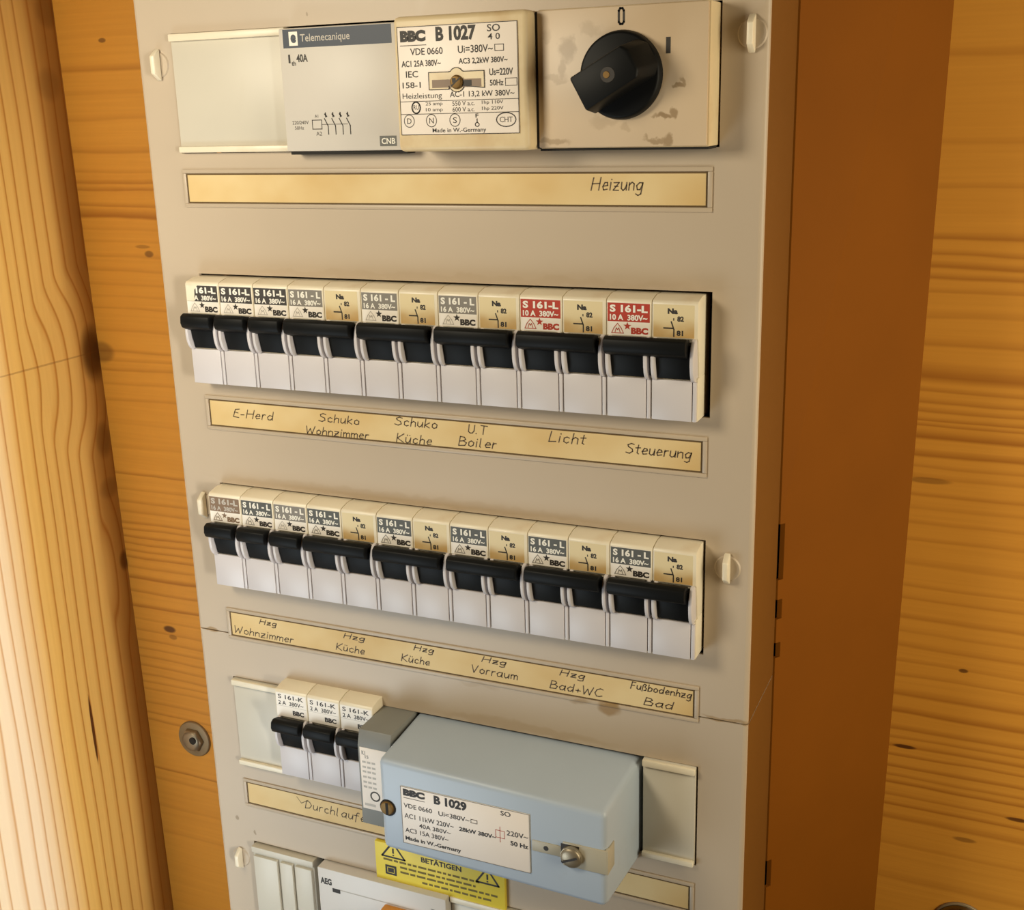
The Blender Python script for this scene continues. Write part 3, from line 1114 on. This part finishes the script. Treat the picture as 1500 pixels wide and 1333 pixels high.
def hz_label(field, prt, low, base, kind):
    mb_ = MB()
    e1, e2 = 9.36, 9.42
    x0, x1 = .5, 16.8
    mb_.box(x0, x1, 9.2, 9.34, -15.0, -3.0, 'label_white')
    if kind == 'K':
        mb_.text('S 161-K', 1.6, 15.6, -5.9, -3.7, e1, 'black_print', .02)
        mb_.text('2 A  380V~', 1.6, 15.4, -9.0, -6.9, e1, 'black_print', .02)
        mb_.line([(x0, -9.6), (x1, -9.6)], .15, e1, 'grey_print')
        mb_.text('BBC', 9.2, 15.4, -13.6, -11.2, e1, 'black_print', .05)
        return mb_
    mb_.rect(x0, x1, -10.0, -3.1, e1, field)
    mb_.text('S 161-L' if kind != 'D' else 'S 161 - L', 1.4, 16.0, -6.5, -3.7, e2, prt, .045)
    mb_.text('16 A  380V~' if kind != 'R' else '10 A  380V~', 1.4, 15.9, -9.5, -7.3, e2, prt, .035)
    # three-lobed test mark, star and maker's letters
    cx_, cz_ = 4.4, -12.8
    mb_.line([(cx_ - 2.3, cz_ - 1.5), (cx_ - 1.4, cz_ + .4), (cx_, cz_ + 2.1), (cx_ + 1.4, cz_ + .4), (cx_ + 2.3, cz_ - 1.5)], .3, e1, low, True)
    mb_.line([(cx_ - 1, cz_ - 1.2), (cx_ - .5, cz_ + .4), (cx_, cz_ - .3), (cx_ + .5, cz_ + .4), (cx_ + 1, cz_ - 1.2)], .3, e1, low)
    mb_.star(8.2, -11.6, 1.6, e1, base)
    mb_.text('BBC', 9.6, 16.2, -14.5, -12.0, e1, base, .06)
    if kind == 'T':
        mb_.plate([(x0, -3.0), (x0 + 6.2, -3.0), (x0 + 4.4, -5.0), (x0 + 4.0, -9.9), (x0, -9.9)], 9.3, 9.44, 'cream')
    return mb_


def hz_na():
    mb_ = MB()
    e1 = 9.36
    mb_.box(MODW + .7, MODW + 16.0, 9.2, 9.34, -15.0, -3.0, 'na_label')
    k_ = 'black_print'
    x = MODW
    mb_.text('Na', x + 6.0, x + 9.8, -6.4, -4.3, e1, k_, .06)
    mb_.text('82', x + 9.6, x + 12.1, -9.1, -7.1, e1, k_, .05)
    mb_.text('81', x + 9.4, x + 11.9, -14.3, -12.3, e1, k_, .05)
    mb_.line([(x + 8.3, -8.6), (x + 8.3, -8.0)], .4, e1, k_)
    mb_.line([(x + 7.4, -9.2), (x + 8.4, -12.0), (x + 8.4, -14.6)], .5, e1, k_)
    mb_.line([(x + 4.6, -11.6), (x + 8.0, -11.6)], .55, e1, k_)
    return mb_


def breaker(x, z, n, style, lab, group):
    t_ = thing('circuit_breaker', (x, 0, z), lab, 'circuit breaker', group)
    part('housing', cached(('h', n), lambda: hz(n), 'housing'), t_)
    for i in range(n):
        part('terminal_cover', cached(('c', i), lambda: hz_cover(i), 'terminal_cover'), t_)
    part('lever', cached(('l', n), lambda: hz_lever(n), 'lever'), t_)
    part('type_label', cached(('t', style), lambda: hz_label(*STYLE[style]), 'type_label'), t_)
    if n == 2:
        part('neutral_label', cached(('n',), hz_na, 'neutral_label'), t_)
    return t_


STYLE = {
    'torn': ('label_black', 'pale_print', 'grey_print', 'black_print', 'T'),
    'black': ('label_black', 'pale_print', 'grey_print', 'black_print', 'L'),
    'grey': ('label_grey', 'pale_print', 'grey_print', 'black_print', 'D'),
    'slate': ('label_dark', 'pale_print', 'label_grey', 'black_print', 'D'),
    'brown': ('label_brown', 'grey_print', 'label_brown', 'label_brown', 'L'),
    'red': ('label_red', 'pale_print', 'red_print', 'label_red', 'R'),
    'K': (None, None, None, None, 'K'),
}
X0 = 0.6
ROW2, ROW3, ROW4 = -43.4, -139.2, -232.6
G2, G3, G4 = 'breakers of the upper full row', 'breakers of the lower full row', 'small breakers left of the blue-grey box'
for (i, n, st, lab) in (
        (0, 1, 'torn', 'narrow breaker with torn black label at the left end of the upper breaker row'),
        (1, 1, 'black', 'narrow black-labelled breaker, middle one of the three above the word E-Herd'),
        (2, 1, 'black', 'narrow black-labelled breaker, right one of the three above the word E-Herd'),
        (3, 2, 'grey', 'double breaker with grey label above Schuko Wohnzimmer in the upper row'),
        (5, 2, 'grey', 'double breaker with grey label above Schuko K\u00fcche in the upper row'),
        (7, 2, 'grey', 'double breaker with grey label above U.T Boiler in the upper row'),
        (9, 2, 'red', 'double breaker with red label above the word Licht'),
        (11, 2, 'red', 'double breaker with red label above Steuerung at the right end')):
    breaker(X0 + i * MODW, ROW2, n, st, lab, G2)
for (i, n, st, lab) in (
        (0, 1, 'brown', 'narrow breaker with browned label at the left end of the lower breaker row'),
        (1, 1, 'slate', 'narrow grey-labelled breaker second from the left in the lower breaker row'),
        (2, 1, 'grey', 'narrow grey-labelled breaker third from the left in the lower breaker row'),
        (3, 2, 'slate', 'double breaker above the left Hzg K\u00fcche note in the lower row'),
        (5, 2, 'slate', 'double breaker above the right Hzg K\u00fcche note in the lower row'),
        (7, 2, 'slate', 'double breaker above Hzg Vorraum in the lower row'),
        (9, 2, 'slate', 'double breaker above Hzg Bad+WC in the lower row'),
        (11, 2, 'slate', 'double breaker above Fu\u00dfbodenhzg Bad at the right end of the lower row')):
    breaker(X0 + 1.0 + i * MODW, ROW3, n, st, lab, G3)
for (i, lab) in ((0, 'small breaker next to the narrow blank cover, white label'),
                 (1, 'small white-labelled breaker in the middle of the short row of three'),
                 (2, 'small white-labelled breaker half hidden by the grey timer')):
    breaker(28.7 + i * MODW, ROW4, 1, 'K', lab, G4)

# ------------------------------------------------------------------ grey module between breakers and the big box
t = thing('grey_relay', (81.4, 0, -284), 'slim grey module with white label at the left of blue-grey box', 'relay')
mb = MB()
mb.side([(-8, 0), (24, 0), (24, 39.2), (22, 46.2), (-8, 46.4)], 0, 16.4, 'grey_dev', .4)
part('housing', mb, t)
mb = MB()
mb.box(1.0, 15.4, 23.9, 24.15, 8.0, 38.6, 'plate_white', .1)
e = 24.2
k = 'label_grey'
mb.text('K1', 2.0, 3.8, 35.0, 37.0, e, k, .02)
mb.text('15', 3.6, 5.4, 33.4, 35.0, e, k, .02)
for z in (31, 28.5, 26.2, 23.6, 21.0, 18.6):
    for a in range(3):
        mb.rect(2.0 + a * 2.4, 3.8 + a * 2.4, z, z + 1.0, e, 'grey_print')
mb.ring(7.6, 15.0, 2.2, 2.2, .7, e, k, 18)
mb.rect(2.0, 7.5, 9.6, 10.8, e, 'grey_print')
part('type_label', mb, t)

# ------------------------------------------------------------------ big blue-grey box B1029
t = thing('contactor_box', (98.0, 0, -287.6), 'big blue-grey box with white nameplate standing out of the lower cover', 'contactor')


def LX(v):
    return v - 98.0


def LZ(v):
    return v + 287.6


mb = MB()
mb.hexa([(0, -8, 0), (106.2, -8, 0), (106.2, -8, 49.4), (0, -8, 49.4),
         (.8, 36, 2.6), (103.4, 36, -.2), (103.4, 36, 43.2), (.8, 36, 46.4)], 'box', 2.6, 3)
part('housing', mb, t)
mb = MB()
mb.box(LX(109.2), LX(168.8), 35.8, 36.3, LZ(-279.6), LZ(-252.0), 'plate_white', .15)
e = 36.36
k = 'black_print'
mb.frame_line(LX(109.3), LX(168.7), LZ(-279.5), LZ(-252.1), .3, e, 'label_grey')
mb.text('BBC', LX(110.4), LX(120.8), LZ(-256.2), LZ(-252.9), e, k, .075)
mb.line([(LX(110.6), LZ(-257.2)), (LX(120.6), LZ(-257.2))], .25, e, k)
mb.text('B 1029', LX(125.1), LX(140.4), LZ(-257.2), LZ(-252.9), e, k, .05)
mb.text('SO', LX(155.9), LX(160.4), LZ(-255.2), LZ(-253.0), e, k, .01)
mb.text('VDE 0660', LX(110.4), LX(124), LZ(-262.0), LZ(-259.8), e, k, .01)
mb.text('Ui=380V~', LX(127), LX(141.5), LZ(-262.2), LZ(-260.0), e, k, .01)
mb.frame_line(LX(142.2), LX(145), LZ(-262.0), LZ(-260.4), .25, e, k)
mb.text('AC1 11kW 220V~', LX(110.5), LX(134), LZ(-267.0), LZ(-264.7), e, k, .01)
mb.text('28kW 380V~', LX(136.5), LX(153.5), LZ(-267.2), LZ(-265.2), e, k, .03)
mb.text('40A 380V~', LX(117.4), LX(132.4), LZ(-270.4), LZ(-268.4), e, k, .01)
mb.text('AC3 15A 380V~', LX(110.5), LX(131.2), LZ(-274.0), LZ(-271.8), e, k, .01)
mb.text('Made in W.-Germany', LX(110.4), LX(137), LZ(-278.4), LZ(-275.9), e, k, .03)
mb.frame_line(LX(153.4), LX(157.4), LZ(-266.0), LZ(-262.6), .25, e, 'red_print')
mb.line([(LX(155.4), LZ(-268)), (LX(155.4), LZ(-260.8))], .25, e, 'red_print')
mb.text('220V~', LX(158.4), LX(168.0), LZ(-264.0), LZ(-261.6), e, k, .01)
mb.text('50 Hz', LX(160), LX(168.0), LZ(-268.4), LZ(-266.2), e, k, .03)
part('nameplate', mb, t)
mb = MB()
mb.cyl(LX(102.4), LZ(-264.3), 3.9, 3.9, 35.6, 36.15, 'inside', 32)
mb.cyl(LX(102.2), LZ(-264.3), 3.3, 3.0, 35.8, 37.2, 'brass', 28, .3)
mb.box(LX(101.9), LX(103.1), 37.0, 37.35, LZ(-267.2), LZ(-261.4), 'inside')
part('screw', mb, t)
mb = MB()
# sealing tab running to the right edge and round the corner
mb.box(LX(169.6), LX(183), 35.7, 36.35, LZ(-268.4), LZ(-263.4), 'box_edge', .25)
mb.box(LX(183), LX(202.0), 35.4, 36.5, LZ(-271.9), LZ(-260.9), 'box_edge', .5)
mb.box(LX(201.0), LX(202.4), 28, 36.3, LZ(-272.0), LZ(-260.8), 'box_edge', .4)
mb.rect(LX(182.4), LX(190.2), LZ(-270.6), LZ(-261.6), 36.56, 'black_print')
mb.cyl(LX(175.8), LZ(-265.9), 1.1, 1.1, 36.2, 36.42, 'black_print', 16)
part('sealing_tab', mb, t)
mb = MB()
mb.cyl(LX(187.2), LZ(-266.4), 4.7, 4.6, 36.5, 38.2, 'steel', 28, .2)
mb.dome(LX(187.2), LZ(-266.4), 4.4, 38.1, 1.6, 'steel')
mb.line([(LX(184.2), LZ(-268.0)), (LX(190.2), LZ(-265.0))], .9, 39.8, 'black_print')
part('seal_screw', mb, t)

# ------------------------------------------------------------------ yellow warning plate
t = thing('warning_plate', (73.2, 0, -330.0), 'yellow warning plate with black triangles below the blue-grey box', 'sign')


def LX(v):
    return v - 73.2


def LZ(v):
    return v + 330.0


mb = MB()
mb.box(0, 67.6, 0.02, 2.2, 0, 21.0, 'yellow', .3)
k = 'black_print'
e = 2.26
for (x0, x1, z0) in ((77.0, 89.2, -316.0), (126.5, 137.8, -317.4)):
    mb.line([(LX(x0), LZ(z0)), (LX(x1), LZ(z0)), (LX((x0 + x1) / 2), LZ(z0 + 8.2))], .9, e, k, True)
    cxx = LX((x0 + x1) / 2)
    mb.rect(cxx - .45, cxx + .45, LZ(z0 + 2.2), LZ(z0 + 5.0), e, k)
    mb.rect(cxx - .45, cxx + .45, LZ(z0 + .9), LZ(z0 + 1.6), e, k)
mb.text('BET\u00c4TIGEN', LX(98.0), LX(119.0), LZ(-314.6), LZ(-311.2), e, k, .03)
mb.rect(LX(78.4), LX(84.4), LZ(-325.8), LZ(-320.6), e, k)
mb.frame_line(LX(79.6), LX(83.2), LZ(-324.6), LZ(-321.8), .3, e + .05, 'yellow')
for (x0, x1, z) in ((77.6, 128, -318.2), (86.5, 126, -320.9), (86.5, 137, -323.5), (98, 134, -326.4)):
    x = x0
    while x < x1:
        w = random.uniform(1.4, 5.2)
        mb.rect(LX(x), LX(min(x + w, x1)), LZ(z), LZ(z + 1.1), e, 'yellow_print')
        x += w + .8
part('plate', mb, t)

# ------------------------------------------------------------------ residual-current device at the bottom
t = thing('residual_current_device', (42.0, 0, -380), 'white residual current device with amber button at the bottom edge', 'safety switch')


def LX(v):
    return v - 42.0


def LZ(v):
    return v + 380.0


mb = MB()
mb.box(0, 70, -8, 6, 0, 51.0, 'aeg', .6)
part('housing', mb, t)
mb = MB()
e = 6.05
mb.text('AEG', LX(43.4), LX(49.8), LZ(-337.8), LZ(-334.2), e, 'black_print', .045)
mb.rect(LX(50.0), LX(54.4), LZ(-341.2), LZ(-338.9), e, 'black_print')
mb.rect(LX(54.4), LX(111), LZ(-339.4), LZ(-338.9), e, 'grey_print')
mb.text('Test', LX(104), LX(110), LZ(-338.2), LZ(-335.8), e, 'label_grey', .02)
part('front_print', mb, t)
mb = MB()
mb.box(LX(79), LX(99), 5.5, 10.5, LZ(-352), LZ(-340.0), 'orange', .8)
part('test_button', mb, t)

blank(112.4, 228.0, -379.6, -329.2, 'cream blank cover below the yellow warning plate')

# ------------------------------------------------------------------ wall bolts
t = thing('wall_bolt', (-124.6, -WY, -354.4), 'dull hexagon bolt with round washer on the log wall left of the cabinet', 'bolt')
mb = MB()
mb.cyl(0, 0, 12.3, 11.6, .1, 1.6, 'washer', 40, .4)
part('washer', mb, t)
mb = MB()
mb.cyl(0, 0, 8.4, 7.6, 1.5, 4.2, 'washer', 6, .5)
mb.dome(0, 0, 6.6, 4.0, 2.0, 'steel')
mb.cyl(2.6, 1.6, 2.4, 2.4, 4.5, 6.0, 'inside', 20)
part('bolt_head', mb, t)
t = thing('wall_bolt', (331.5, -WY, -363.5), 'shiny dark dome-headed bolt on the log wall right of the cabinet', 'bolt')
mb = MB()
mb.cyl(0, 0, 13.4, 13.0, .1, 1.2, 'washer', 40, .3)
part('washer', mb, t)
mb = MB()
mb.dome(0, 0, 12.2, 1.1, 7.5, 'dark_steel', 40, 8)
part('bolt_head', mb, t)
